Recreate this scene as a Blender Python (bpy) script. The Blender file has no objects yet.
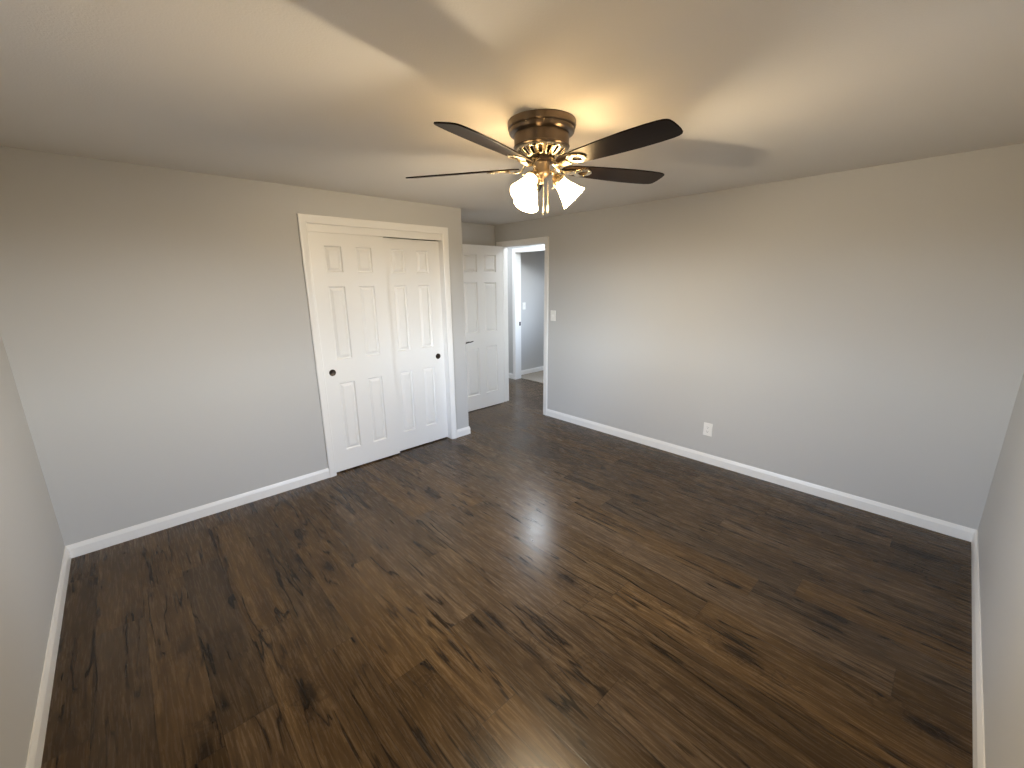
import bpy, bmesh, math, random
from mathutils import Vector, Matrix

random.seed(7)
sc = bpy.context.scene
COL = sc.collection
R = math.radians

# ------------------------------------------------------------------ camera
CEIL = 2.286
CAM_H = 1.5988
yaw, pitch, roll = R(46.96), R(-13.81), R(-0.55)
fw = Vector((math.cos(yaw) * math.cos(pitch), math.sin(yaw) * math.cos(pitch), math.sin(pitch)))
rt = Vector((math.sin(yaw), -math.cos(yaw), 0))
up = rt.cross(fw)
rt2 = rt * math.cos(roll) + up * math.sin(roll)
up2 = up * math.cos(roll) - rt * math.sin(roll)
cd = bpy.data.cameras.new('camera')
cam = bpy.data.objects.new('camera', cd)
COL.objects.link(cam)
cd.sensor_width = 36
cd.lens = 415.8 / 1024 * 36
cd.clip_start = 0.02
m = Matrix((rt2, up2, -fw)).transposed().to_4x4()
m.translation = Vector((0, 0, CAM_H))
cam.matrix_world = m
sc.camera = cam

# ------------------------------------------------------------------ light and exposure
W = bpy.data.worlds.new('world')
sc.world = W
W.use_nodes = True
_t = W.node_tree
_bg = _t.nodes['Background']
_tc = _t.nodes.new('ShaderNodeTexCoord')
_sx = _t.nodes.new('ShaderNodeSeparateXYZ')
_cr = _t.nodes.new('ShaderNodeValToRGB')
_mr = _t.nodes.new('ShaderNodeMapRange')
_mr.inputs['From Min'].default_value = -1
_mr.inputs['From Max'].default_value = 1
_t.links.new(_tc.outputs['Generated'], _sx.inputs[0])
_t.links.new(_sx.outputs[2], _mr.inputs[0])
_t.links.new(_mr.outputs[0], _cr.inputs[0])
_e = _cr.color_ramp.elements
_e[0].position, _e[0].color = .49, (.070, .055, .036, 1)    # ground
_e[1].position, _e[1].color = .52, (.84, .93, 1.0, 1)       # bright hazy horizon
_q = _e.new(.75)
_q.color = (.34, .52, .85, 1)                               # sky overhead
_t.links.new(_cr.outputs[0], _bg.inputs[0])
_bg.inputs[1].default_value = SKY_E = 5.9
sc.view_settings.view_transform = 'Standard'
sc.view_settings.look = 'None'
sc.view_settings.gamma = 1
sc.view_settings.use_curve_mapping = False
sc.view_settings.exposure = 2.9
BULB_W, BULB_C = 6.6, (1.0, 0.82, 0.56)      # the fan's bulbs
SHADE_E, SHADE_C = 7.5, (1.0, 0.67, 0.32)     # the glow of their frosted shades
HALL_E, HALL_C = 23.0, (0.86, 0.93, 1.0)       # the hallway's ceiling lamp
sc.cycles.max_bounces = 10
sc.cycles.diffuse_bounces = 6
sc.cycles.sample_clamp_indirect = 0.6

# ------------------------------------------------------------------ room numbers (metres, camera stands over the origin)
XL, XR = -0.468, 3.641        # near left wall, right wall with the doorway
YF, YB = -0.2965, 3.44        # near right wall, wall with the closet
XE, YA = 2.565, 4.189         # end of the closet wall, back of the alcove
T = 0.11                      # wall thickness
XH = 4.71                     # far wall of the hallway
Y2 = 5.11                     # side wall of the room beyond
DY0, DY1, DZ = 3.335, 4.085, 2.03      # doorway
CX0, CX1, CZ = 1.137, 2.335, 2.037     # closet opening
HY0, HY1, HZ = 4.18, 4.94, 2.043       # doorway across the hallway


# ------------------------------------------------------------------ helpers
def tag(o, label=None, cat=None, group=None, kind=None):
    if label: o['label'] = label
    if cat: o['category'] = cat
    if group: o['group'] = group
    if kind: o['kind'] = kind
    return o


def empty(name, loc, rz=0):
    o = bpy.data.objects.new(name, None)
    o.location = loc
    o.rotation_euler = (0, 0, rz)
    o.empty_display_size = 0.05
    COL.objects.link(o)
    return o


class MB:
    """collects shapes, links them as one mesh object"""

    def __init__(s):
        s.bm = bmesh.new()
        s.mi = 0

    def face(s, vs):
        try:
            f = s.bm.faces.new(vs)
            f.material_index = s.mi
            return f
        except ValueError:
            return None

    def box(s, a, b, bev=0):
        x0, y0, z0 = a
        x1, y1, z1 = b
        v = [s.bm.verts.new(p) for p in ((x0, y0, z0), (x1, y0, z0), (x1, y1, z0), (x0, y1, z0),
                                         (x0, y0, z1), (x1, y0, z1), (x1, y1, z1), (x0, y1, z1))]
        fs = [s.face([v[i] for i in q]) for q in ((3, 2, 1, 0), (4, 5, 6, 7), (0, 1, 5, 4), (1, 2, 6, 5), (2, 3, 7, 6), (3, 0, 4, 7))]
        if bev:
            es = list({e for f in fs for e in f.edges})
            bmesh.ops.bevel(s.bm, geom=es, offset=bev, segments=2, affect='EDGES', profile=.5)
        return s

    def loft(s, rings, closed=True, caps=True):
        vr = [[s.bm.verts.new(p) for p in r] for r in rings]
        n = len(vr[0])
        for a, b in zip(vr, vr[1:]):
            for i in range(n if closed else n - 1):
                j = (i + 1) % n
                s.face([a[i], a[j], b[j], b[i]])
        if caps:
            s.face(vr[0][::-1])
            s.face(vr[-1])
        return s

    def lathe(s, prof, n=48, M=None, caps=True):
        """prof: (r, z) list about the local z axis"""
        M = M or Matrix()
        rings = []
        for r, z in prof:
            rings.append([M @ Vector((max(r, 1e-4) * math.cos(2 * math.pi * i / n), max(r, 1e-4) * math.sin(2 * math.pi * i / n), z)) for i in range(n)])
        return s.loft(rings, True, caps)

    def tube(s, pts, rad, n=10, caps=True):
        pts = [Vector(p) for p in pts]
        rads = rad if isinstance(rad, (list, tuple)) else [rad] * len(pts)
        rings = []
        ref = None
        for i, p in enumerate(pts):
            d = (pts[min(i + 1, len(pts) - 1)] - pts[max(i - 1, 0)]).normalized()
            if ref is None:
                ref = d.orthogonal().normalized()
            ref = (ref - d * ref.dot(d)).normalized()
            b = d.cross(ref)
            rings.append([p + (ref * math.cos(2 * math.pi * k / n) + b * math.sin(2 * math.pi * k / n)) * rads[i] for k in range(n)])
        return s.loft(rings, True, caps)

    def sphere(s, c, r, n=16, sz=1.0):
        k = n // 2
        prof = [(r * math.sin(math.pi * i / k), -r * sz * math.cos(math.pi * i / k)) for i in range(k + 1)]
        return s.lathe(prof, n, Matrix.Translation(c))

    def build(s, name, mats, parent=None, smooth=None, bevel=0):
        bmesh.ops.remove_doubles(s.bm, verts=s.bm.verts, dist=1e-6)
        bmesh.ops.recalc_face_normals(s.bm, faces=s.bm.faces)
        me = bpy.data.meshes.new(name)
        s.bm.to_mesh(me)
        s.bm.free()
        for mt in (mats if isinstance(mats, (list, tuple)) else [mats]):
            me.materials.append(mt)
        o = bpy.data.objects.new(name, me)
        COL.objects.link(o)
        if smooth is not None:
            for p in me.polygons: p.use_smooth = True
            try:
                me.set_sharp_from_angle(angle=R(smooth))
            except Exception:
                pass
        if bevel:
            b = o.modifiers.new('bevel', 'BEVEL')
            b.width = bevel
            b.segments = 2
            b.limit_method = 'ANGLE'
            b.angle_limit = R(40)
        if parent: o.parent = parent
        return o


# ------------------------------------------------------------------ materials
class NT:
    def __init__(s, name):
        s.m = bpy.data.materials.new(name)
        s.m.use_nodes = True
        s.t = s.m.node_tree
        s.b = s.t.nodes['Principled BSDF']
        s.out = s.t.nodes['Material Output']

    def n(s, typ, **kw):
        nd = s.t.nodes.new(typ)
        for k, v in kw.items(): setattr(nd, k, v)
        return nd

    def set(s, nd, key, v):
        if hasattr(v, 'is_linked') or isinstance(v, bpy.types.NodeSocket):
            s.t.links.new(v, nd.inputs[key])
        else:
            nd.inputs[key].default_value = v

    def math(s, op, a, b=None, c=None, clamp=False):
        nd = s.n('ShaderNodeMath', operation=op, use_clamp=clamp)
        for i, v in enumerate((a, b, c)):
            if v is not None: s.set(nd, i, v)
        return nd.outputs[0]

    def comb(s, x, y, z=0.0):
        nd = s.n('ShaderNodeCombineXYZ')
        for i, v in enumerate((x, y, z)): s.set(nd, i, v)
        return nd.outputs[0]

    def noise(s, vec, scale=1.0, detail=4.0, rough=.5, dist=0.0):
        nd = s.n('ShaderNodeTexNoise')
        s.set(nd, 'Vector', vec)
        s.set(nd, 'Scale', scale)
        s.set(nd, 'Detail', detail)
        s.set(nd, 'Roughness', rough)
        s.set(nd, 'Distortion', dist)
        return nd.outputs[0]

    def white(s, vec, dim='3D'):
        nd = s.n('ShaderNodeTexWhiteNoise', noise_dimensions=dim)
        s.set(nd, 'Vector' if dim != '1D' else 'W', vec)
        return nd.outputs['Value']

    def ramp(s, f, stops, interp='LINEAR'):
        nd = s.n('ShaderNodeValToRGB')
        cr = nd.color_ramp
        cr.interpolation = interp
        while len(cr.elements) < len(stops): cr.elements.new(.5)
        for e, (p, c) in zip(cr.elements, stops):
            e.position = p
            e.color = (*c, 1) if len(c) == 3 else c
        s.set(nd, 0, f)
        return nd.outputs[0]

    def smooth(s, v, a, b, lo=0.0, hi=1.0):
        nd = s.n('ShaderNodeMapRange', interpolation_type='SMOOTHSTEP')
        for i, q in enumerate((v, a, b, lo, hi)): s.set(nd, i, q)
        return nd.outputs[0]

    def mix(s, f, a, b, blend='MIX'):
        nd = s.n('ShaderNodeMix', data_type='RGBA', blend_type=blend)
        s.set(nd, 0, f)
        s.set(nd, 6, a if not isinstance(a, tuple) else (*a, 1))
        s.set(nd, 7, b if not isinstance(b, tuple) else (*b, 1))
        return nd.outputs[2]

    def bump(s, h, strength=.2, dist=.01):
        nd = s.n('ShaderNodeBump')
        s.set(nd, 'Height', h)
        s.set(nd, 'Strength', strength)
        s.set(nd, 'Distance', dist)
        s.t.links.new(nd.outputs[0], s.b.inputs['Normal'])

    def p(s, **kw):
        for k, v in kw.items():
            k = {'col': 'Base Color', 'rough': 'Roughness', 'metal': 'Metallic', 'spec': 'Specular IOR Level'}.get(k, k)
            if isinstance(v, tuple) and len(v) == 3: v = (*v, 1)
            s.set(s.b, k, v)
        return s


def position(t):
    g = t.n('ShaderNodeNewGeometry')
    return g.outputs['Position']


def paint(name, col, rough=.6, scale=180, strength=.06, dist=.002, var=.03, spec=.3):
    t = NT(name)
    pos = position(t)
    nz = t.noise(pos, 1.7, 3)
    c0 = tuple(c * (1 - var) for c in col)
    c1 = tuple(min(1, c * (1 + var)) for c in col)
    t.p(col=t.mix(nz, c0, c1), rough=rough, spec=spec)
    t.bump(t.noise(pos, scale, 3), strength, dist)
    return t.m


def metal(name, col, rough=.3, scale=60, var=.15, aniso=0.0):
    t = NT(name)
    tc = t.n('ShaderNodeTexCoord').outputs['Object']
    nz = t.noise(tc, scale, 3)
    t.p(col=t.mix(nz, tuple(c * (1 - var) for c in col), tuple(min(1, c * (1 + var)) for c in col)), metal=1.0,
        rough=t.smooth(nz, .2, .8, rough * .85, rough * 1.15))
    if aniso:      # turned metal: fine grooves run round the axis
        tg = t.n('ShaderNodeTangent', direction_type='RADIAL', axis='Z')
        t.t.links.new(tg.outputs[0], t.b.inputs['Tangent'])
        t.b.inputs['Anisotropic'].default_value = aniso
        t.b.inputs['Anisotropic Rotation'].default_value = .25
    return t.m


def emit(name, col, strength, base=(.9, .9, .9), rough=.3, sampling='AUTO'):
    t = NT(name)
    tc = t.n('ShaderNodeTexCoord').outputs['Object']
    nz = t.noise(tc, 25, 2)
    t.p(col=base, rough=rough)
    t.set(t.b, 'Emission Color', t.mix(nz, tuple(c * .97 for c in col), col))
    t.set(t.b, 'Emission Strength', strength)
    t.m.cycles.emission_sampling = sampling
    return t.m


def wood_floor():
    t = NT('laminate_planks')
    sep = t.n('ShaderNodeSeparateXYZ')
    t.t.links.new(position(t), sep.inputs[0])
    x, y = sep.outputs[0], sep.outputs[1]
    PW, PL = 0.177, 1.22
    xs = t.math('ADD', t.math('DIVIDE', x, PW), 49.892)
    row = t.math('FLOOR', xs)
    u = t.math('FRACT', xs)
    off = t.math('MULTIPLY', t.white(row, '1D'), 7.0)
    ys = t.math('ADD', t.math('ADD', t.math('DIVIDE', y, PL), 40.0), off)
    colm = t.math('FLOOR', ys)
    v = t.math('FRACT', ys)
    idn = t.white(t.comb(row, colm, 3.0))
    idm = t.white(t.comb(row, colm, 11.0))
    ox = t.math('MULTIPLY', idn, 37.0)
    oy = t.math('MULTIPLY', idm, 53.0)
    px = t.math('ADD', x, ox)
    py = t.math('ADD', y, oy)
    # slow wander of the grain
    wand = t.noise(t.comb(t.math('MULTIPLY', px, 3.0), t.math('MULTIPLY', py, 1.3), idn), 1.0, 2)
    gx = t.math('ADD', px, t.math('MULTIPLY', t.math('SUBTRACT', wand, .5), .05))

    # knots: scattered cells, only some of them carry one
    def knots(sx, sy, keep, seed, wob):
        vn = t.n('ShaderNodeTexVoronoi', voronoi_dimensions='3D')
        kw = t.noise(t.comb(t.math('MULTIPLY', px, 40.0), t.math('MULTIPLY', py, 16.0), seed), 1.0, 4, .7)
        kx = t.math('ADD', t.math('MULTIPLY', px, sx), t.math('MULTIPLY', t.math('SUBTRACT', kw, .5), wob))
        ky = t.math('ADD', t.math('MULTIPLY', py, sy), t.math('MULTIPLY', t.math('SUBTRACT', kw, .5), wob * .6))
        t.set(vn, 'Vector', t.comb(kx, ky, seed))
        t.set(vn, 'Scale', 1.0)
        ks = t.n('ShaderNodeSeparateColor')
        t.t.links.new(vn.outputs['Color'], ks.inputs[0])
        return vn.outputs['Distance'], t.math('GREATER_THAN', ks.outputs[0], keep)

    kd, kon = knots(5.6, 1.9, .45, 1.5, .30)
    swell = t.math('MULTIPLY', t.smooth(kd, .60, .0), kon)
    core = t.math('MULTIPLY', t.smooth(kd, .21, .08), kon)
    halo = t.math('MULTIPLY', t.smooth(kd, .42, .10), kon)
    # fine pores, broader grain bands and slow stains, all stretched along the plank
    fine = t.noise(t.comb(t.math('MULTIPLY', gx, 120.0), t.math('MULTIPLY', py, 7.0), 0.0), 1.0, 4, .65)
    mid = t.noise(t.comb(t.math('MULTIPLY', gx, 30.0), t.math('MULTIPLY', py, 1.0), 4.0), 1.0, 5, .62)
    broad = t.noise(t.comb(t.math('MULTIPLY', gx, 9.0), t.math('MULTIPLY', py, .9), 9.0), 1.0, 4, .6, .2)
    # cathedral rings that bend round the knots
    field = t.math('ADD', t.noise(t.comb(t.math('MULTIPLY', gx, 6.0), t.math('MULTIPLY', py, .8), 2.0), 1.0, 2, .45, .3), t.math('MULTIPLY', swell, .14))
    rings = t.math('SINE', t.math('MULTIPLY', field, 120.0))
    ringm = t.math('MULTIPLY', t.smooth(rings, .0, 1.0), t.smooth(t.noise(t.comb(t.math('MULTIPLY', px, 4.0), t.math('MULTIPLY', py, 1.1), 17.0), 1.0, 2), .42, .60))
    # long dark splits along the grain, some with a pale lip

    def splits(sx, sy, seed, lo, hi):
        cr = t.math('ADD', t.noise(t.comb(t.math('MULTIPLY', gx, sx), t.math('MULTIPLY', py, sy), seed), 1.0, 3, .5, .35), t.math('MULTIPLY', swell, .10))
        dd = t.math('SUBTRACT', cr, .5)
        mk = t.smooth(t.noise(t.comb(t.math('MULTIPLY', px, 5.0), t.math('MULTIPLY', py, 2.0), seed + 7.0), 1.0, 3), lo, hi)
        ad = t.math('ABSOLUTE', dd)
        return (t.math('MULTIPLY', t.smooth(ad, .013, .005), mk), t.math('MULTIPLY', t.smooth(ad, .085, .0), mk),
                t.math('MULTIPLY', t.smooth(t.math('ABSOLUTE', t.math('SUBTRACT', dd, .045)), .030, .0), mk))

    sp1, sh1, lip1 = splits(9.0, .50, 21.0, .47, .53)
    sp2, sh2, lip2 = splits(16.0, .80, 41.0, .50, .57)
    sp = t.math('MAXIMUM', sp1, t.math('MULTIPLY', sp2, .8))
    shd = t.math('MAXIMUM', sh1, t.math('MULTIPLY', sh2, .7))
    lip = t.math('MAXIMUM', lip1, lip2)
    # short cross checks near the knots
    ck = t.noise(t.comb(t.math('MULTIPLY', px, 9.0), t.math('MULTIPLY', py, 14.0), 61.0), 1.0, 2, .5, .6)
    check = t.math('MULTIPLY', t.smooth(t.math('ABSOLUTE', t.math('SUBTRACT', ck, .5)), .03, .005), t.math('MULTIPLY', t.smooth(kd, .52, .3), kon))
    stain = t.smooth(broad, .50, .28)
    base = t.ramp(mid, [(.28, (.038, .0222, .0098)), (.5, (.076, .0462, .0208)), (.72, (.126, .0805, .0385))])
    c = t.mix(t.math('MULTIPLY', t.smooth(fine, .58, .36), .40), base, (.030, .0175, .0085))
    c = t.mix(t.math('MULTIPLY', ringm, .42), c, (.034, .020, .010))
    c = t.mix(t.math('MULTIPLY', lip, .35), c, (.140, .092, .048))
    c = t.mix(t.math('MULTIPLY', stain, .36), c, (.036, .0210, .0105))
    c = t.mix(t.math('MULTIPLY', shd, .36), c, (.030, .0175, .0090))
    c = t.mix(t.math('MULTIPLY', halo, .38), c, (.026, .0150, .0078))
    c = t.mix(t.math('MULTIPLY', core, .80), c, (.009, .0056, .0036))
    c = t.mix(t.math('MULTIPLY', sp, .85), c, (.009, .0056, .0036))
    c = t.mix(t.math('MULTIPLY', check, .35), c, (.010, .0060, .0038))
    tone = t.smooth(idn, 0, 1, .78, 1.22)
    hs = t.n('ShaderNodeHueSaturation')
    t.set(hs, 'Color', c)
    t.set(hs, 'Value', tone)
    t.set(hs, 'Saturation', t.smooth(idm, 0, 1, .88, 1.06))
    # joints
    eu = t.math('MULTIPLY', t.math('MINIMUM', u, t.math('SUBTRACT', 1.0, u)), PW)
    ev = t.math('MULTIPLY', t.math('MINIMUM', v, t.math('SUBTRACT', 1.0, v)), PL)
    e = t.math('MINIMUM', eu, ev)
    joint = t.smooth(e, .0022, .0004)
    c = t.mix(t.math('MULTIPLY', joint, .55), hs.outputs[0], (.008, .005, .0035))
    t.p(col=c, spec=.25, rough=t.smooth(fine, .2, .8, .20, .32))
    h = t.math('SUBTRACT', t.math('MULTIPLY', fine, .25), t.math('ADD', joint, t.math('MULTIPLY', core, .4)))
    t.bump(h, .15, .001)
    return t.m


def carpet():
    t = NT('carpet')
    pos = position(t)
    nz = t.noise(pos, 260, 3)
    t.p(col=t.mix(nz, (.22, .19, .15), (.42, .37, .31)), rough=.95, spec=.1)
    t.bump(nz, .8, .006)
    return t.m


def blade_wood():
    t = NT('espresso_wood')
    tc = t.n('ShaderNodeTexCoord').outputs['Object']
    mp = t.n('ShaderNodeMapping')
    mp.inputs['Scale'].default_value = (3, 60, 60)
    t.t.links.new(tc, mp.inputs[0])
    nz = t.noise(mp.outputs[0], 1.0, 5, .6, .4)
    t.p(col=t.mix(nz, (.006, .0038, .0026), (.020, .0125, .0080)), rough=.40, spec=.07)
    return t.m


def glass():
    t = NT('window_glass')
    tr = t.n('ShaderNodeBsdfTransparent')
    gl = t.n('ShaderNodeBsdfGlossy')
    gl.inputs['Roughness'].default_value = .02
    fr = t.n('ShaderNodeFresnel')
    mx = t.n('ShaderNodeMixShader')
    t.t.links.new(fr.outputs[0], mx.inputs[0])
    t.t.links.new(tr.outputs[0], mx.inputs[1])
    t.t.links.new(gl.outputs[0], mx.inputs[2])
    t.t.links.new(mx.outputs[0], t.out.inputs[0])
    return t.m


def lit_bulb():
    """clear glass envelope glowing from the lamp inside it"""
    t = NT('lit_bulb')
    tr = t.n('ShaderNodeBsdfTransparent')
    em = t.n('ShaderNodeEmission')
    em.inputs[0].default_value = (*BULB_C, 1)
    em.inputs[1].default_value = 1.0
    ad = t.n('ShaderNodeAddShader')
    t.t.links.new(tr.outputs[0], ad.inputs[0])
    t.t.links.new(em.outputs[0], ad.inputs[1])
    t.t.links.new(ad.outputs[0], t.out.inputs[0])
    t.m.cycles.emission_sampling = 'NONE'
    return t.m


M = dict(
    glass=glass(),
    wall=paint('gray_wall_paint', (.500, .498, .490), .62, 170, .10, .0015, .015),
    ceil=paint('textured_ceiling_paint', (.735, .708, .668), .85, 140, .22, .003, .02, .1),
    trim=paint('white_trim_paint', (.80, .795, .78), .32, 60, .015, .001, .01, .5),
    door=paint('white_door_paint', (.79, .785, .77), .38, 220, .03, .001, .01, .45),
    plate=paint('ivory_plastic', (.79, .78, .75), .35, 40, .01, .001, .01, .5),
    slot=paint('dark_slot', (.03, .028, .025), .6, 40, .01, .001, .05, .3),
    floor=wood_floor(),
    carpet=carpet(),
    blade=blade_wood(),
    bronze=metal('antique_brass', (.200, .152, .108), .36, 9, .05, .92),
    brass=metal('polished_brass', (.74, .63, .44), .26, 12, .06),
    satin=metal('satin_brass', (.40, .32, .225), .38, 9, .05),
    dark=metal('dark_bronze', (.06, .045, .035), .45),
    black=metal('blackened_steel', (.035, .033, .032), .38),
    bulb=lit_bulb(),
    shade=emit('frosted_shade_glass', SHADE_C, SHADE_E, (.16, .14, .11), .35, 'FRONT'),
    shade_neck=emit('frosted_shade_neck', SHADE_C, SHADE_E * .22, (.16, .14, .11), .35, 'FRONT'),
    shade_in=emit('frosted_shade_inside', SHADE_C, .3, (.16, .14, .11), .35, 'NONE'),
    hall=emit('hall_diffuser', HALL_C, HALL_E, (.2, .2, .2), .3, 'FRONT'),
    hall_fill=emit('hall_diffuser_fill', HALL_C, HALL_E * .17, (.2, .2, .2), .3, 'FRONT'),  # weaker glow for the added fill lamp
)


# ------------------------------------------------------------------ the shell
def structure(name, mb, mat, label, cat, **kw):
    o = mb.build(name, mat, **kw)
    return tag(o, label, cat, kind='structure')


X_END, Y_END, Y_START = 6.6, 5.9, -0.45
mb = MB()
mb.box((XL - .15, Y_START, -.1), (XH + .12, Y_END, 0))
structure('floor', mb, M['floor'], 'dark brown knotty wood plank floor of the bedroom and hallway', 'floor')
mb = MB()
mb.box((XH + .12, 2.9, -.1), (X_END, Y2 + .1, .008))
structure('floor_carpet', mb, M['carpet'], 'beige carpet on the floor of the room across the hallway', 'carpet')
mb = MB()
mb.box((XL - .15, Y_START, CEIL), (X_END, Y_END, CEIL + .1))
structure('ceiling', mb, M['ceil'], 'textured off-white ceiling carrying the five blade fan', 'ceiling')

WL = (1.05, 1.95, 0.92, 2.02)      # bedroom window in the left wall (y0, y1, z0, z1)
WD = (1.05, 1.95, 0.92, 2.02)      # and the one in the front wall (x0, x1, z0, z1)
WF = (3.60, 4.50, 0.92, 2.02)      # unseen window added to brighten the room across the hallway
mb = MB()
mb.box((XL - T, YF - T, 0), (XL, WL[0], CEIL))
mb.box((XL - T, WL[1], 0), (XL, YA + T, CEIL))
mb.box((XL - T, WL[0], 0), (XL, WL[1], WL[2]))
mb.box((XL - T, WL[0], WL[3]), (XL, WL[1], CEIL))
structure('wall_left', mb, M['wall'], 'plain gray wall at the left edge of the photo', 'wall')
mb = MB()
mb.box((XL, YF - T, 0), (WD[0], YF, CEIL))
mb.box((WD[1], YF - T, 0), (XR + T, YF, CEIL))
mb.box((WD[0], YF - T, 0), (WD[1], YF, WD[2]))
mb.box((WD[0], YF - T, WD[3]), (WD[1], YF, CEIL))
structure('wall_front', mb, M['wall'], 'plain gray wall at the right edge of the photo', 'wall')
mb = MB()     # closet wall with its opening, and the short return at its end
mb.box((XL, YB, 0), (CX0 - .018, YB + T, CEIL))
mb.box((CX1 + .018, YB, 0), (XE, YB + T, CEIL))
mb.box((CX0 - .018, YB, CZ + .018), (CX1 + .018, YB + T, CEIL))
mb.box((XE - T, YB + T, 0), (XE, YA, CEIL))
structure('wall_back', mb, M['wall'], 'gray wall with the white double sliding closet in it', 'wall')
mb = MB()
mb.box((XL, YA, 0), (XR, YA + T, CEIL))
structure('wall_alcove', mb, M['wall'], 'shaded gray wall strip above and behind the open bedroom door', 'wall')
mb = MB()
mb.box((XR, YF, 0), (XR + T, DY0 - .018, CEIL))
mb.box((XR, DY1 + .018, 0), (XR + T, Y_END, CEIL))
mb.box((XR, DY0 - .018, DZ + .018), (XR + T, DY1 + .018, CEIL))
structure('wall_right', mb, M['wall'], 'long gray wall with the outlet, light switch and doorway', 'wall')
mb = MB()
mb.box((XH, 2.9, 0), (XH + .12, HY0 - .018, CEIL))
mb.box((XH, HY1 + .018, 0), (XH + .12, Y_END, CEIL))
mb.box((XH, HY0 - .018, HZ + .018), (XH + .12, HY1 + .018, CEIL))
structure('wall_hall', mb, M['wall'], 'narrow strip of hallway wall seen through the open doorway', 'wall')
mb = MB()
mb.box((XR + T, 2.8, 0), (X_END, 2.9, CEIL))
mb.box((XR + T, Y_END - .1, 0), (XH, Y_END, CEIL))
structure('wall_hall_ends', mb, M['wall'], 'end walls of the hallway beyond the doorway', 'wall')
mb = MB()
mb.box((XH + .12, Y2, 0), (X_END, Y2 + .1, CEIL))
mb.box((X_END - .1, 2.9, 0), (X_END, WF[0], CEIL))
mb.box((X_END - .1, WF[1], 0), (X_END, Y2, CEIL))
mb.box((X_END - .1, WF[0], 0), (X_END, WF[1], WF[2]))
mb.box((X_END - .1, WF[0], WF[3]), (X_END, WF[1], CEIL))
structure('wall_far_room', mb, M['wall'], 'gray wall with a switch in the room across the hallway', 'wall')

# --------------------------------------------------- baseboards
BH, BT = .0846, .0125
BPROF = [(0, 0), (BT, 0), (BT, .060), (.0105, .066), (.0075, .0765), (.0045, BH), (0, BH)]


def baseboard(mb, p0, p1, nrm, m0=0, m1=0):
    p0, p1, nrm = Vector((*p0, 0)), Vector((*p1, 0)), Vector((*nrm, 0))
    d = (p1 - p0).normalized()
    rings = []
    for p, mm, sg in ((p0, m0, 1), (p1, m1, -1)):
        rings.append([p + nrm * a + Vector((0, 0, z)) + d * (sg * mm * a) for a, z in BPROF])
    mb.loft(rings)


def bb(name, label, segs):
    mb = MB()
    for sg in segs: baseboard(mb, *sg)
    structure(name, mb, M['trim'], label, 'baseboard')


CW = .0605    # casing width
bb('baseboard_left', 'white baseboard along the wall at the left edge of the photo', [((XL, YF), (XL, YB), (1, 0), 1, 1)])
bb('baseboard_front', 'white baseboard along the wall at the right edge of the photo', [((XL, YF), (XR, YF), (0, 1), 1, 1)])
bb('baseboard_back', 'white baseboard from the left corner to the closet casing', [((XL, YB), (CX0 - CW, YB), (0, -1), 1, 0)])
bb('baseboard_corner', 'short white baseboard piece between closet casing and alcove corner',
   [((CX1 + CW, YB), (XE, YB), (0, -1), 0, -1), ((XE, YB), (XE, YA), (1, 0), -1, 1)])
bb('baseboard_alcove', 'white baseboard behind the open bedroom door', [((XE, YA), (XR, YA), (0, -1), 1, 0)])
bb('baseboard_right', 'long white baseboard below the outlet on the right wall', [((XR, YF), (XR, DY0 - CW), (-1, 0), 1, 0)])
bb('baseboard_hall', 'short white baseboard in the hallway left of the far doorway',
   [((XH, HY1 + CW), (XH, Y_END - .1), (-1, 0)), ((XH, 2.9), (XH, HY0 - CW), (-1, 0)),
    ((XR + T, 2.9), (XR + T, DY0 - CW), (1, 0)), ((XR + T, DY1 + CW), (XR + T, Y_END - .1), (1, 0))])
bb('baseboard_far_room', 'white baseboard on the carpet in the room across the hallway', [((XH + .13, Y2), (X_END - .1, Y2), (0, -1))])

# --------------------------------------------------- casings and jambs
CPROF = [(0, 0), (0, .0085), (.006, .0115), (.013, .0105), (.018, .0125), (.036, .0145), (.044, .0175), (.055, .0175), (CW, .0145), (CW, 0)]


def casing(mb, axis, plane, nsign, u0, u1, zt):
    """U-shaped moulding round an opening; axis is the wall's run (0 = x, 1 = y)"""
    rings = []
    for uu, z, su, szz in ((u0, 0, -1, 0), (u0, zt, -1, 1), (u1, zt, 1, 1), (u1, 0, 1, 0)):
        ring = []
        for d, th in CPROF:
            a, b = uu + su * d, plane + nsign * th
            ring.append(Vector((a, b, z + szz * d)) if axis == 0 else Vector((b, a, z + szz * d)))
        rings.append(ring)
    mb.loft(rings)


def jamb(mb, axis, p0, p1, u0, u1, zt, th=.018):
    def bx(ua, ub, za, zb):
        if axis == 0: mb.box((ua, p0, za), (ub, p1, zb))
        else: mb.box((p0, ua, za), (p1, ub, zb))
    bx(u0 - th, u0, 0, zt + th)
    bx(u1, u1 + th, 0, zt + th)
    bx(u0, u1, zt, zt + th)


mb = MB()
casing(mb, 0, YB, -1, CX0, CX1, CZ)
jamb(mb, 0, YB - .002, YB + T, CX0, CX1, CZ)
tr = structure('trim_1', mb, M['trim'], 'white moulded casing around the sliding closet doors', 'door casing', smooth=25)
f = MB()
f.box((CX0, YB + .008, 1.980), (CX1, YB + .020, CZ))
f.build('fascia', M['trim'], tr)
f = MB()
f.box((CX0, YB + .020, CZ - .040), (CX1, YB + .095, CZ - .001))
f.build('door_track', M['black'], tr)

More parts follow.
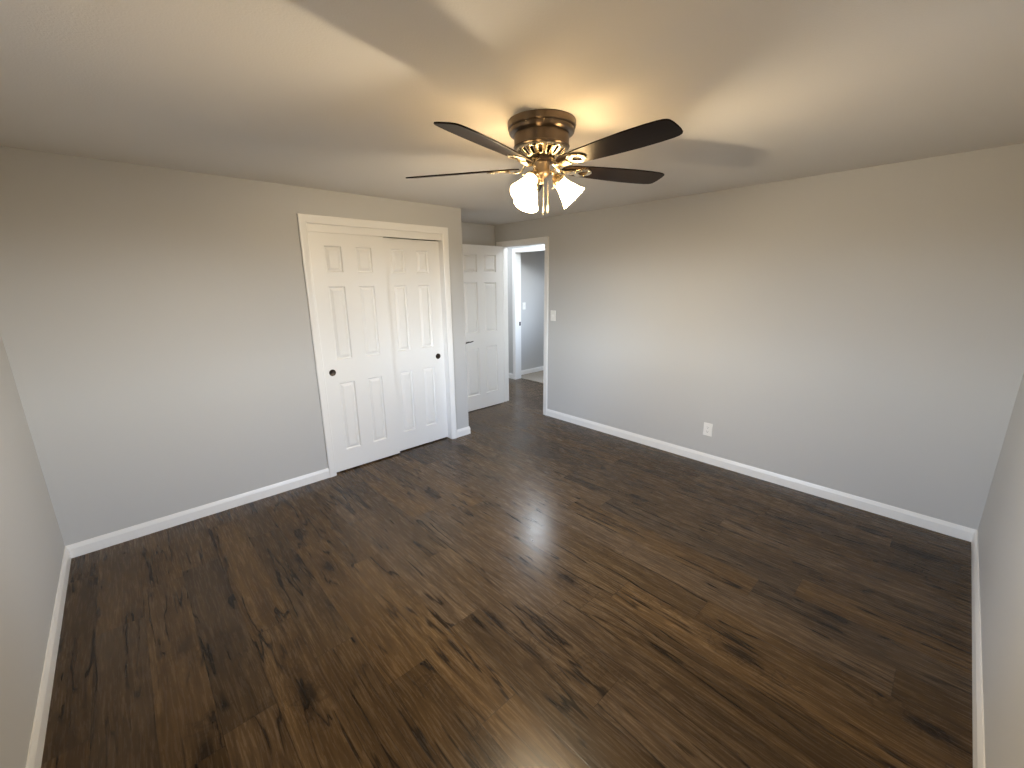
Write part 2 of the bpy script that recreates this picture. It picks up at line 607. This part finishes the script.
mb = MB()
casing(mb, 1, XR, -1, DY0 - .004, DY1 + .004, DZ - .006)
casing(mb, 1, XR + T, 1, DY0 - .004, DY1 + .004, DZ - .006)
jamb(mb, 1, XR - .001, XR + T + .001, DY0, DY1, DZ)
mb.box((XR + .038, DY0, 0), (XR + .07, DY0 + .010, DZ))
mb.box((XR + .038, DY1 - .010, 0), (XR + .07, DY1, DZ))
mb.box((XR + .038, DY0, DZ - .010), (XR + .07, DY1, DZ))
structure('trim_2', mb, M['trim'], 'white casing and jamb of the open bedroom doorway', 'door casing', smooth=25)

mb = MB()
casing(mb, 1, XH, -1, HY0, HY1, HZ)
jamb(mb, 1, XH - .001, XH + .121, HY0, HY1, HZ)
tr = structure('trim_3', mb, M['trim'], 'bright white casing of the doorway across the hallway', 'door casing', smooth=25)
f = MB()
f.box((XH + .078, HY1 - .0025, .895), (XH + .112, HY1 + .0005, .958), .001)
f.build('strike_plate', M['black'], tr)


# ------------------------------------------------------------------ windows (outside the frame, they let the daylight in)
def window(name, centre, rz, w, h, label):
    """double hung window; its own -y looks outdoors, the room lies on +y; centre is on the wall's inner face"""
    y0, y1, w2, h2 = -T, 0.0, w / 2, h / 2
    mb = MB()
    for a, b in (((-w2, -h2), (-w2 + .02, h2)), ((w2 - .02, -h2), (w2, h2)), ((-w2, -h2), (w2, -h2 + .02)), ((-w2, h2 - .02), (w2, h2))):
        mb.box((a[0], y0, a[1]), (b[0], y1, b[1]))
    win = structure(name, mb, M['trim'], label, 'window')
    win.location = centre
    win.rotation_euler = (0, 0, rz)
    i2 = w2 - .02
    for za, zb, yc in ((-h2 + .02, .02, -.041), (-.02, h2 - .02, -.069)):
        mb = MB()
        for a, b in (((-i2, za), (-i2 + .04, zb)), ((i2 - .04, za), (i2, zb)), ((-i2, za), (i2, za + .04)), ((-i2, zb - .04), (i2, zb))):
            mb.box((a[0], yc - .013, a[1]), (b[0], yc + .013, b[1]))
        sash = mb.build('sash', M['trim'], win)
        mb = MB()
        mb.box((-i2 + .038, yc - .002, za + .038), (i2 - .038, yc + .002, zb - .038))
        mb.build('pane', M['glass'], sash)
    mb = MB()
    mb.box((-w2 - .05, 0, -h2 - .022), (w2 + .05, .035, -h2))
    mb.build('sill', M['trim'], win)
    # sampling portal: gives off nothing itself, only helps the renderer find the sky
    ld = bpy.data.lights.new(name + '_portal', 'AREA')
    ld.shape = 'RECTANGLE'
    ld.size, ld.size_y = w, h
    ld.cycles.is_portal = True
    lo = bpy.data.objects.new(name + '_portal', ld)
    lo.location = (0, -T - .01, 0)
    lo.rotation_euler = (R(90), 0, 0)
    COL.objects.link(lo)
    lo.parent = win


ZW = (WL[2] + WL[3]) / 2
HW = WL[3] - WL[2]
window('window_1', (XL, (WL[0] + WL[1]) / 2, ZW), R(-90), WL[1] - WL[0], HW, 'white double hung window in the left wall beside the camera')
window('window_2', ((WD[0] + WD[1]) / 2, YF, ZW), 0, WD[1] - WD[0], HW, 'white double hung window in the wall right of the camera')
window('window_added', (X_END - .1, (WF[0] + WF[1]) / 2, ZW), R(90), WF[1] - WF[0], HW, 'added unseen double hung window that lights the room across the hallway')  # added out of view to bring daylight into this room


# ------------------------------------------------------------------ six panel doors
def panel_face(mb, w, xs, zs, h, y, sgn):
    """front (or back) face of a slab 0..w by 0..h with recessed raised panels in columns xs and rows zs"""
    xc = [0] + [a for p in xs for a in p] + [w]
    zc = [0] + [a for p in zs for a in p] + [h]
    STEP = [(0, 0), (.0020, .0060), (.006, .0130), (.009, .0145), (.014, .0145), (.032, .0040), (.035, .0028)]
    for i in range(len(xc) - 1):
        for j in range(len(zc) - 1):
            a, b, c, d = xc[i], xc[i + 1], zc[j], zc[j + 1]
            if i % 2 and j % 2:
                rings = []
                for ins, dep in STEP:
                    yy = y + sgn * dep
                    rings.append([(a + ins, yy, c + ins), (b - ins, yy, c + ins), (b - ins, yy, d - ins), (a + ins, yy, d - ins)])
                vr = [[mb.bm.verts.new(q) for q in r] for r in rings]
                for p, q in zip(vr, vr[1:]):
                    for k in range(4): mb.face([p[k], p[(k + 1) % 4], q[(k + 1) % 4], q[k]])
                mb.face(vr[-1])
            else:
                mb.face([mb.bm.verts.new(q) for q in ((a, y, c), (b, y, c), (b, y, d), (a, y, d))])


def panel_door(name, w, h, xs, zs, th, label, parent_loc):
    mb = MB()
    panel_face(mb, w, xs, zs, h, 0, 1)
    panel_face(mb, w, xs, zs, h, th, -1)
    for q in (((0, 0, 0), (w, 0, 0), (w, th, 0), (0, th, 0)), ((0, 0, h), (w, 0, h), (w, th, h), (0, th, h)),
              ((0, 0, 0), (0, th, 0), (0, th, h), (0, 0, h)), ((w, 0, 0), (w, th, 0), (w, th, h), (w, 0, h))):
        mb.face([mb.bm.verts.new(p) for p in q])
    o = mb.build(name, M['door'])
    o.location = parent_loc
    return tag(o, label, 'door', kind='structure')


def finger_pull(door, x, z):
    mb = MB()     # recessed cup in the face of a sliding door, its axis along y
    Mx = Matrix.Translation((x, 0, z)) @ Matrix.Rotation(R(90), 4, 'X')
    mb.lathe([(.0270, -.001), (.0275, .002), (.0265, .0036), (.0235, .0036), (.0220, .0018), (.0210, .0010), (.0001, .0008)], 32, Mx, caps=False)
    o = mb.build('finger_pull', M['dark'], door, smooth=40)
    o['label'] = 'round dark bronze finger pull'
    return o


ZR = [(.190, .787), (.985, 1.575), (1.685, 1.885)]
d1 = panel_door('door_1', .612, 1.978, [(.113, .246), (.362, .497)], [(a - .012, b - .012) for a, b in ZR], .033,
                'front left sliding closet door, white six panel, pull at its left edge', (CX0 + .003, YB + .022, .012))
finger_pull(d1, .069, .872)
d2 = panel_door('door_2', .612, 1.964, [(.113, .242), (.360, .490)], [(a - .012, b - .012) for a, b in ZR], .033,
                'rear right sliding closet door, white six panel, pull at its right edge', (CX1 - .614, YB + .060, .012))
finger_pull(d2, .540, .872)

ZD = [(.188, .797), (.978, 1.590), (1.708, 1.912)]
d3 = panel_door('door_3', .715, 2.018, [(.110, .306), (.411, .606)], ZD, .035,
                'white six panel bedroom door standing open beside the doorway', (2.920, 4.050, .008))
for sy, y0 in ((-1, 0.0), (1, .035)):
    mb = MB()
    My = Matrix.Translation((.060, y0, .878)) @ Matrix.Rotation(R(90 * -sy), 4, 'X')
    mb.lathe([(.030, 0), (.030, .004), (.024, .009), (.011, .011), (.010, .036), (.012, .040), (.011, .052), (.0001, .053)], 28, My)
    yl = y0 + sy * .046
    mb.tube([(.052, yl, .878), (.075, yl, .880), (.105, yl, .886), (.140, yl, .884), (.168, yl, .889), (.186, yl + sy * -.004, .892)],
            [.0085, .0085, .0075, .0065, .0055, .004], 12)
    o = mb.build('door_handle', M['black'], d3, smooth=40)
    o['label'] = 'dark curved lever handle'
for z in (.22, 1.0, 1.80):
    mb = MB()
    mb.lathe([(.0055, z - .045), (.0055, z + .045)], 12, Matrix.Translation((.715 + .003, .035 + .004, 0)))
    mb.box((.700, .035, z - .044), (.715, .0365, z + .044))
    mb.build('hinge', M['brass'], d3, smooth=40)


# ------------------------------------------------------------------ wall plates
def plate_on(root, w=.0765, h=.118, th=.0055):
    mb = MB()
    k = .004
    rings = []
    for ins, y in ((0, 0), (0, th * .45), (k * .5, th * .85), (k, th)):
        rings.append([(-w / 2 + ins, -y, -h / 2 + ins), (w / 2 - ins, -y, -h / 2 + ins), (w / 2 - ins, -y, h / 2 - ins), (-w / 2 + ins, -y, h / 2 - ins)])
    mb.loft(rings)
    return mb.build('wall_plate', M['plate'], root)


def screw(root, z, th=.0055):
    mb = MB()
    mb.lathe([(.0032, 0), (.0030, .0012), (.0001, .0016)], 14, Matrix.Translation((0, -th, z)) @ Matrix.Rotation(R(90), 4, 'X'))
    return mb.build('screw', M['plate'], root, smooth=40)


def light_switch(loc, rz, label):
    root = tag(empty('light_switch', loc, rz), label, 'light switch')
    plate_on(root)
    mb = MB()
    mb.box((-.0055, -.0080, -.0125), (.0055, -.0050, .0125))
    mb.loft([[(-.0045, -.007, -.006), (.0045, -.007, -.006), (.0045, -.007, .008), (-.0045, -.007, .008)],
             [(-.0038, -.017, .004), (.0038, -.017, .004), (.0038, -.016, .011), (-.0038, -.016, .011)]])
    mb.build('toggle', M['plate'], root)
    screw(root, .030)
    screw(root, -.030)
    return root


# plates are modelled facing -y; a quarter turn clockwise makes them face -x
light_switch((XR, 3.195, 1.217), R(-90), 'ivory light switch on the gray wall just right of the bedroom doorway')
light_switch((5.067, Y2, 1.196), 0, 'white light switch on the far room wall seen through the doorway')

root = tag(empty('wall_outlet', (XR, 1.360, .312), R(-90)), 'ivory duplex power outlet low on the long right wall above the baseboard', 'power outlet')
plate_on(root)
for zc in (.0195, -.0195):
    mb = MB()
    ring = []
    for k in range(32):
        a = 2 * math.pi * k / 32
        ring.append((max(-.0140, min(.0140, .0172 * math.cos(a))), .0145 * math.sin(a) + zc))
    mb.loft([[(x, -.0052, z) for x, z in ring], [(x, -.0072, z) for x, z in ring], [(x * .94, -.0078, zc + (z - zc) * .94) for x, z in ring]])
    rc = mb.build('receptacle', M['plate'], root)
    mb = MB()
    mb.box((-.0070, -.0081, zc - .001), (-.0050, -.0077, zc + .008))
    mb.box((.0050, -.0081, zc - .001), (.0070, -.0077, zc + .007))
    mb.lathe([(.0026, .0077), (.0026, .0081)], 12, Matrix.Translation((0, 0, zc - .0075)) @ Matrix.Rotation(R(90), 4, 'X'))
    o = mb.build('slots', M['slot'], rc)
    o['label'] = 'dark plug slots'
screw(root, 0)

# ------------------------------------------------------------------ hallway ceiling lamp, and an added unseen fill lamp
for lx, ly, lab in ((4.27, 3.97, 'round flush lamp on the hallway ceiling straight beyond the doorway head'),
                    (4.21, 5.25, 'added unseen fill lamp on the hallway ceiling hidden left of the doorway')):  # second lamp is added, out of view, to brighten the hallway wall
    root = tag(empty('hall_ceiling_lamp', (lx, ly, CEIL)), lab, 'ceiling lamp', 'hallway ceiling lamps')
    mb = MB()
    mb.lathe([(.150, 0), (.150, -.018), (.143, -.024), (.001, -.024)], 48)
    mb.build('base', M['trim'], root, smooth=40)
    mb = MB()
    mb.lathe([(.138, -.022), (.134, -.042), (.115, -.062), (.080, -.077), (.040, -.084), (.0001, -.086)], 48)
    mb.build('diffuser', M['hall'] if ly < 4.5 else M['hall_fill'], root, smooth=60)

# ------------------------------------------------------------------ ceiling fan
FX, FY = 1.520, 1.418
fan = tag(empty('ceiling_fan', (FX, FY, CEIL)), 'brass flush-mount ceiling fan with five dark blades and lit glass shades', 'ceiling fan')

mb = MB()
mb.lathe([(.150, 0), (.1515, -.004), (.1505, -.026), (.148, -.029), (.1435, -.0305), (.1435, -.033), (.1460, -.0355), (.1460, -.043),
          (.1435, -.0475), (.137, -.051), (.126, -.053), (.10, -.053)], 72)
can = mb.build('canopy', M['bronze'], fan, smooth=30)
for a in (-163, -133, -43, -48, 47):
    mb = MB()
    big = a in (-133, -163)
    d = Vector((math.cos(R(a)), math.sin(R(a)), 0))
    Mq = Matrix.Translation(d * (.144 if big else .150) + Vector((0, 0, -.0365 if big else -.015))) @ d.to_track_quat('Z', 'Y').to_matrix().to_4x4()
    mb.lathe([(.0045, 0), (.0048, .004), (.003, .007), (.0001, .0078)] if big else [(.0026, 0), (.0024, .0022), (.0001, .003)], 14, Mq)
    mb.build('screw', M['brass'] if big else M['dark'], can, smooth=40)

mb = MB()
mb.lathe([(.10, -.050), (.1215, -.052), (.1225, -.060), (.1225, -.097), (.1250, -.0985), (.1260, -.102), (.1245, -.105), (.117, -.1075),
          (.115, -.112), (.08, -.112)], 72)
mot = mb.build('motor_housing', M['bronze'], fan, smooth=30)

# slotted vent ring below the motor
mb = MB()
rows = [(.1155, -.1085), (.106, -.1190), (.076, -.1400), (.058, -.1470)]
NS = 16
for k in range(NS):
    a0 = 2 * math.pi * k / NS
    sub = [a0 + 2 * math.pi / NS * f_ for f_ in (0, .20, .40, .60, .73, .87, 1.0)]
    for q in range(6):
        for rr in range(3):
            if rr == 1 and q >= 3: continue
            (r0, z0), (r1, z1) = rows[rr], rows[rr + 1]
            A, B = sub[q], sub[q + 1]
            mb.face([mb.bm.verts.new((r0 * math.cos(A), r0 * math.sin(A), z0)), mb.bm.verts.new((r0 * math.cos(B), r0 * math.sin(B), z0)),
                     mb.bm.verts.new((r1 * math.cos(B), r1 * math.sin(B), z1)), mb.bm.verts.new((r1 * math.cos(A), r1 * math.sin(A), z1))])
v = mb.build('vent_ring', M['brass'], fan, smooth=35)
sm = v.modifiers.new('thickness', 'SOLIDIFY')
sm.thickness = .003
sm.offset = 0
mb = MB()
mb.lathe([(.100, -.108), (.094, -.115), (.066, -.134), (.050, -.141), (.001, -.141)], 48)
o = mb.build('vent_core', M['dark'], v, smooth=35)
mb = MB()
mb.lathe([(.050, -.142), (.0600, -.146), (.0610, -.153), (.0585, -.159), (.048, -.164), (.001, -.164)], 48)
mb.build('rotor_hub', M['dark'], fan, smooth=30)

# blades and their irons
BZ = 2.1025 - CEIL
PIT = R(12.3)
half = [(.104, .0), (.106, .014), (.114, .025), (.135, .0365), (.17, .0440), (.24, .0510), (.36, .0595), (.48, .0645), (.57, .0640), (.620, .0610), (.643, .0570), (.655, .051), (.661, .0435), (.665, .024), (.666, 0)]
outline = [(r, s) for r, s in half] + [(r, -s) for r, s in half[-2:0:-1]]


def blade_parts(name_b, name_i):
    """meshes in the blade's own frame: x along the blade, y across"""
    mb = MB()
    th = .0058
    rings = []
    for k, z in ((.985, -th / 2), (1.0, -th / 2 + .0012), (1.0, th / 2 - .0012), (.985, th / 2)):
        rings.append([(.42 + (r - .42) * (1 - (1 - k) * .4), s * k, z) for r, s in outline])
    mb.loft(rings)
    bl = mb.build(name_b, M['blade'], fan)
    # iron: plate with a heart-shaped opening below the blade, and the S-bent arm to the hub
    mb = MB()
    n = 36
    outer, inner = [], []
    for k in range(n):
        a = 2 * math.pi * k / n
        c_, s_ = math.cos(a), math.sin(a)
        wid = .040 * (1 - .30 * c_ * c_ * (c_ < 0) + .10 * c_)
        outer.append((.205 + .050 * c_ + (.006 * math.cos(3 * a)), wid * s_))
        inner.append((.214 + .024 * c_, (.020 + .010 * c_) * s_))
    zt, zb = -th / 2 - .0005, -th / 2 - .0055
    o1 = [mb.bm.verts.new((x, y, zt)) for x, y in outer]
    o2 = [mb.bm.verts.new((x, y, zb + .001)) for x, y in outer]
    o3 = [mb.bm.verts.new((.205 + (x - .205) * .95, y * .95, zb)) for x, y in outer]
    i3 = [mb.bm.verts.new((x, y, zb)) for x, y in inner]
    i1 = [mb.bm.verts.new((x, y, zt)) for x, y in inner]
    for A, B in ((o1, o2), (o2, o3), (o3, i3), (i3, i1), (i1, o1)):
        for k in range(n):
            j = (k + 1) % n
            mb.face([A[k], A[j], B[j], B[k]])
    for x, y in ((.176, 0), (.236, .024), (.236, -.024)):
        mb.sphere((x, y, zb), .0042, 10, .6)
    path = [(.046, .028, .018), (.060, .027, .018), (.072, .020, .0150), (.083, .004, .0125), (.094, -.009, .0120), (.112, -.0145, .0140), (.140, -.0125, .018), (.168, -.0085, .022)]
    rings = []
    for i, (r, z, wd) in enumerate(path):
        q0, q1 = path[max(i - 1, 0)], path[min(i + 1, len(path) - 1)]
        d = Vector((q1[0] - q0[0], 0, q1[1] - q0[1])).normalized()
        nn = Vector((-d.z, 0, d.x)) * .0042
        c_ = Vector((r, 0, z))
        rings.append([c_ + Vector((0, -wd, 0)) + nn * .5, c_ + Vector((0, -wd * .5, 0)) + nn, c_ + Vector((0, wd * .5, 0)) + nn, c_ + Vector((0, wd, 0)) + nn * .5,
                      c_ + Vector((0, wd, 0)) - nn * .5, c_ + Vector((0, wd * .5, 0)) - nn, c_ + Vector((0, -wd * .5, 0)) - nn, c_ + Vector((0, -wd, 0)) - nn * .5])
    mb.loft(rings)
    ir = mb.build(name_i, M['brass'], bl, smooth=50)
    return bl, ir


bl0, ir0 = blade_parts('blade', 'blade_iron')
for k in range(5):
    if k == 0:
        b = bl0
    else:
        b = bl0.copy()
        COL.objects.link(b)
        b.parent = fan
        i_ = ir0.copy()
        COL.objects.link(i_)
        i_.parent = b
    b.location = (0, 0, BZ)
    # +y of the blade (its counter-clockwise edge) hangs lower
    b.rotation_euler = (Matrix.Rotation(R(-93.7 + 72 * k), 4, 'Z') @ Matrix.Rotation(-PIT, 4, 'X')).to_euler()

mb = MB()
mb.lathe([(.001, -.162), (.0385, -.164), (.0395, -.168), (.0378, -.171), (.0378, -.204), (.0392, -.207), (.0382, -.212), (.033, -.219), (.022, -.227), (.012, -.232),
          (.010, -.239), (.013, -.245), (.009, -.252), (.0001, -.255)], 48)
mb.build('switch_housing', M['satin'], fan, smooth=35)

# light kit: three arms, sockets, shades, bulbs
TILT = R(47)
for ai, a in enumerate((-168, -47, 72)):
    d = Vector((math.cos(R(a)), math.sin(R(a)), 0))
    ax = (d * math.cos(TILT) + Vector((0, 0, -math.sin(TILT)))).normalized()
    neck = d * .082 + Vector((0, 0, 2.043 - CEIL))
    Q = Matrix.Translation(neck) @ ax.to_track_quat('Z', 'Y').to_matrix().to_4x4()
    mb = MB()
    s0 = neck - ax * .030
    mb.tube([d * .030 + Vector((0, 0, -.205)), d * .046 + Vector((0, 0, -.203)), d * .056 + Vector((0, 0, -.207)), s0 + ax * .004], [.0075, .0075, .0075, .0085], 12)
    mb.sphere(d * .060 + Vector((0, 0, -.190)), .0065, 12)
    mb.tube([d * .057 + Vector((0, 0, -.205)), d * .060 + Vector((0, 0, -.194))], .003, 8)
    arm = mb.build('light_arm', M['brass'], fan, smooth=50)
    mb = MB()
    mb.lathe([(.010, -.034), (.018, -.030), (.022, -.018), (.0285, -.012), (.0320, -.002), (.0330, .006), (.0315, .007), (.028, .0), (.012, -.006)], 32, Q)
    for tk in range(3):
        ta = 2 * math.pi * tk / 3 + .4
        e = Vector((math.cos(ta), math.sin(ta), 0))
        p0_ = Q @ (e * .0325 + Vector((0, 0, .002)))
        p1_ = Q @ (e * .0420 + Vector((0, 0, .002)))
        mb.tube([p0_, p1_], .0018, 8)
        mb.sphere(p1_, .0038, 10)
    mb.build('socket', M['brass'], arm, smooth=45)
    outer = [(.0280, -.001), (.0295, .012), (.0330, .028), (.0380, .045), (.0440, .062), (.0500, .079), (.0575, .094), (.0630, .103)]
    inner = [(r - .0028, z + (.0006 if i_ else .003)) for i_, (r, z) in enumerate(outer)][::-1]
    mb = MB()
    pr = outer + inner
    rings = [[Q @ Vector((r * math.cos(2 * math.pi * k / 32), r * math.sin(2 * math.pi * k / 32), z)) for k in range(32)] for r, z in pr + pr[:1]]
    mb.mi = 2
    mb.loft(rings[:4], True, False)
    mb.mi = 0
    mb.loft(rings[3:len(outer)], True, False)
    mb.mi = 1
    mb.loft(rings[len(outer) - 1:], True, False)
    sh = mb.build('shade', [M['shade'], M['shade_in'], M['shade_neck']], fan, smooth=60)
    sh['label'] = 'glowing frosted bell-shaped glass shade'
    mb = MB()
    mb.lathe([(.0110, -.004), (.0115, .020), (.0140, .042), (.0205, .064), (.0230, .078), (.0205, .090), (.0125, .0985), (.0001, .1010)], 28, Q)
    bu = mb.build('bulb', M['bulb'], sh, smooth=60)
    ld = bpy.data.lights.new('bulb_light', 'POINT')
    ld.energy, ld.color, ld.shadow_soft_size = BULB_W, BULB_C, .016
    lo = bpy.data.objects.new('bulb_light', ld)
    lo.location = Q @ Vector((0, 0, .081))
    lo.parent = fan
    COL.objects.link(lo)

# pull chains hanging on the room side of the switch housing
tc_ = Vector((-.683, -.731, 0))
tr_ = Vector((.731, -.683, 0))
for off, zb in ((.028, 1.903), (.008, 1.893)):
    c0 = tc_ * .036 + tr_ * off
    z0, z1 = -.192, zb - CEIL
    mb = MB()
    st = tc_ * .028 + tr_ * off * .8
    mb.tube([st + Vector((0, 0, z0)), c0 + Vector((0, 0, z0 - .004)), c0 + Vector((0, 0, z0 - .016)), c0 + Vector((0, 0, z1 + .03))], .0006, 6)
    zz = z0 - .016
    while zz > z1 + .036:
        mb.sphere(c0 + Vector((0, 0, zz)), .0012, 6)
        zz -= .0042
    ch = mb.build('pull_chain', M['brass'], fan, smooth=60)
    mb = MB()
    mb.lathe([(.0008, z1 + .038), (.0028, z1 + .035), (.0042, z1 + .024), (.0050, z1 + .010), (.0044, z1 + .001), (.0001, z1)], 16, Matrix.Translation(c0))
    mb.build('fob', M['brass'], ch, smooth=50)
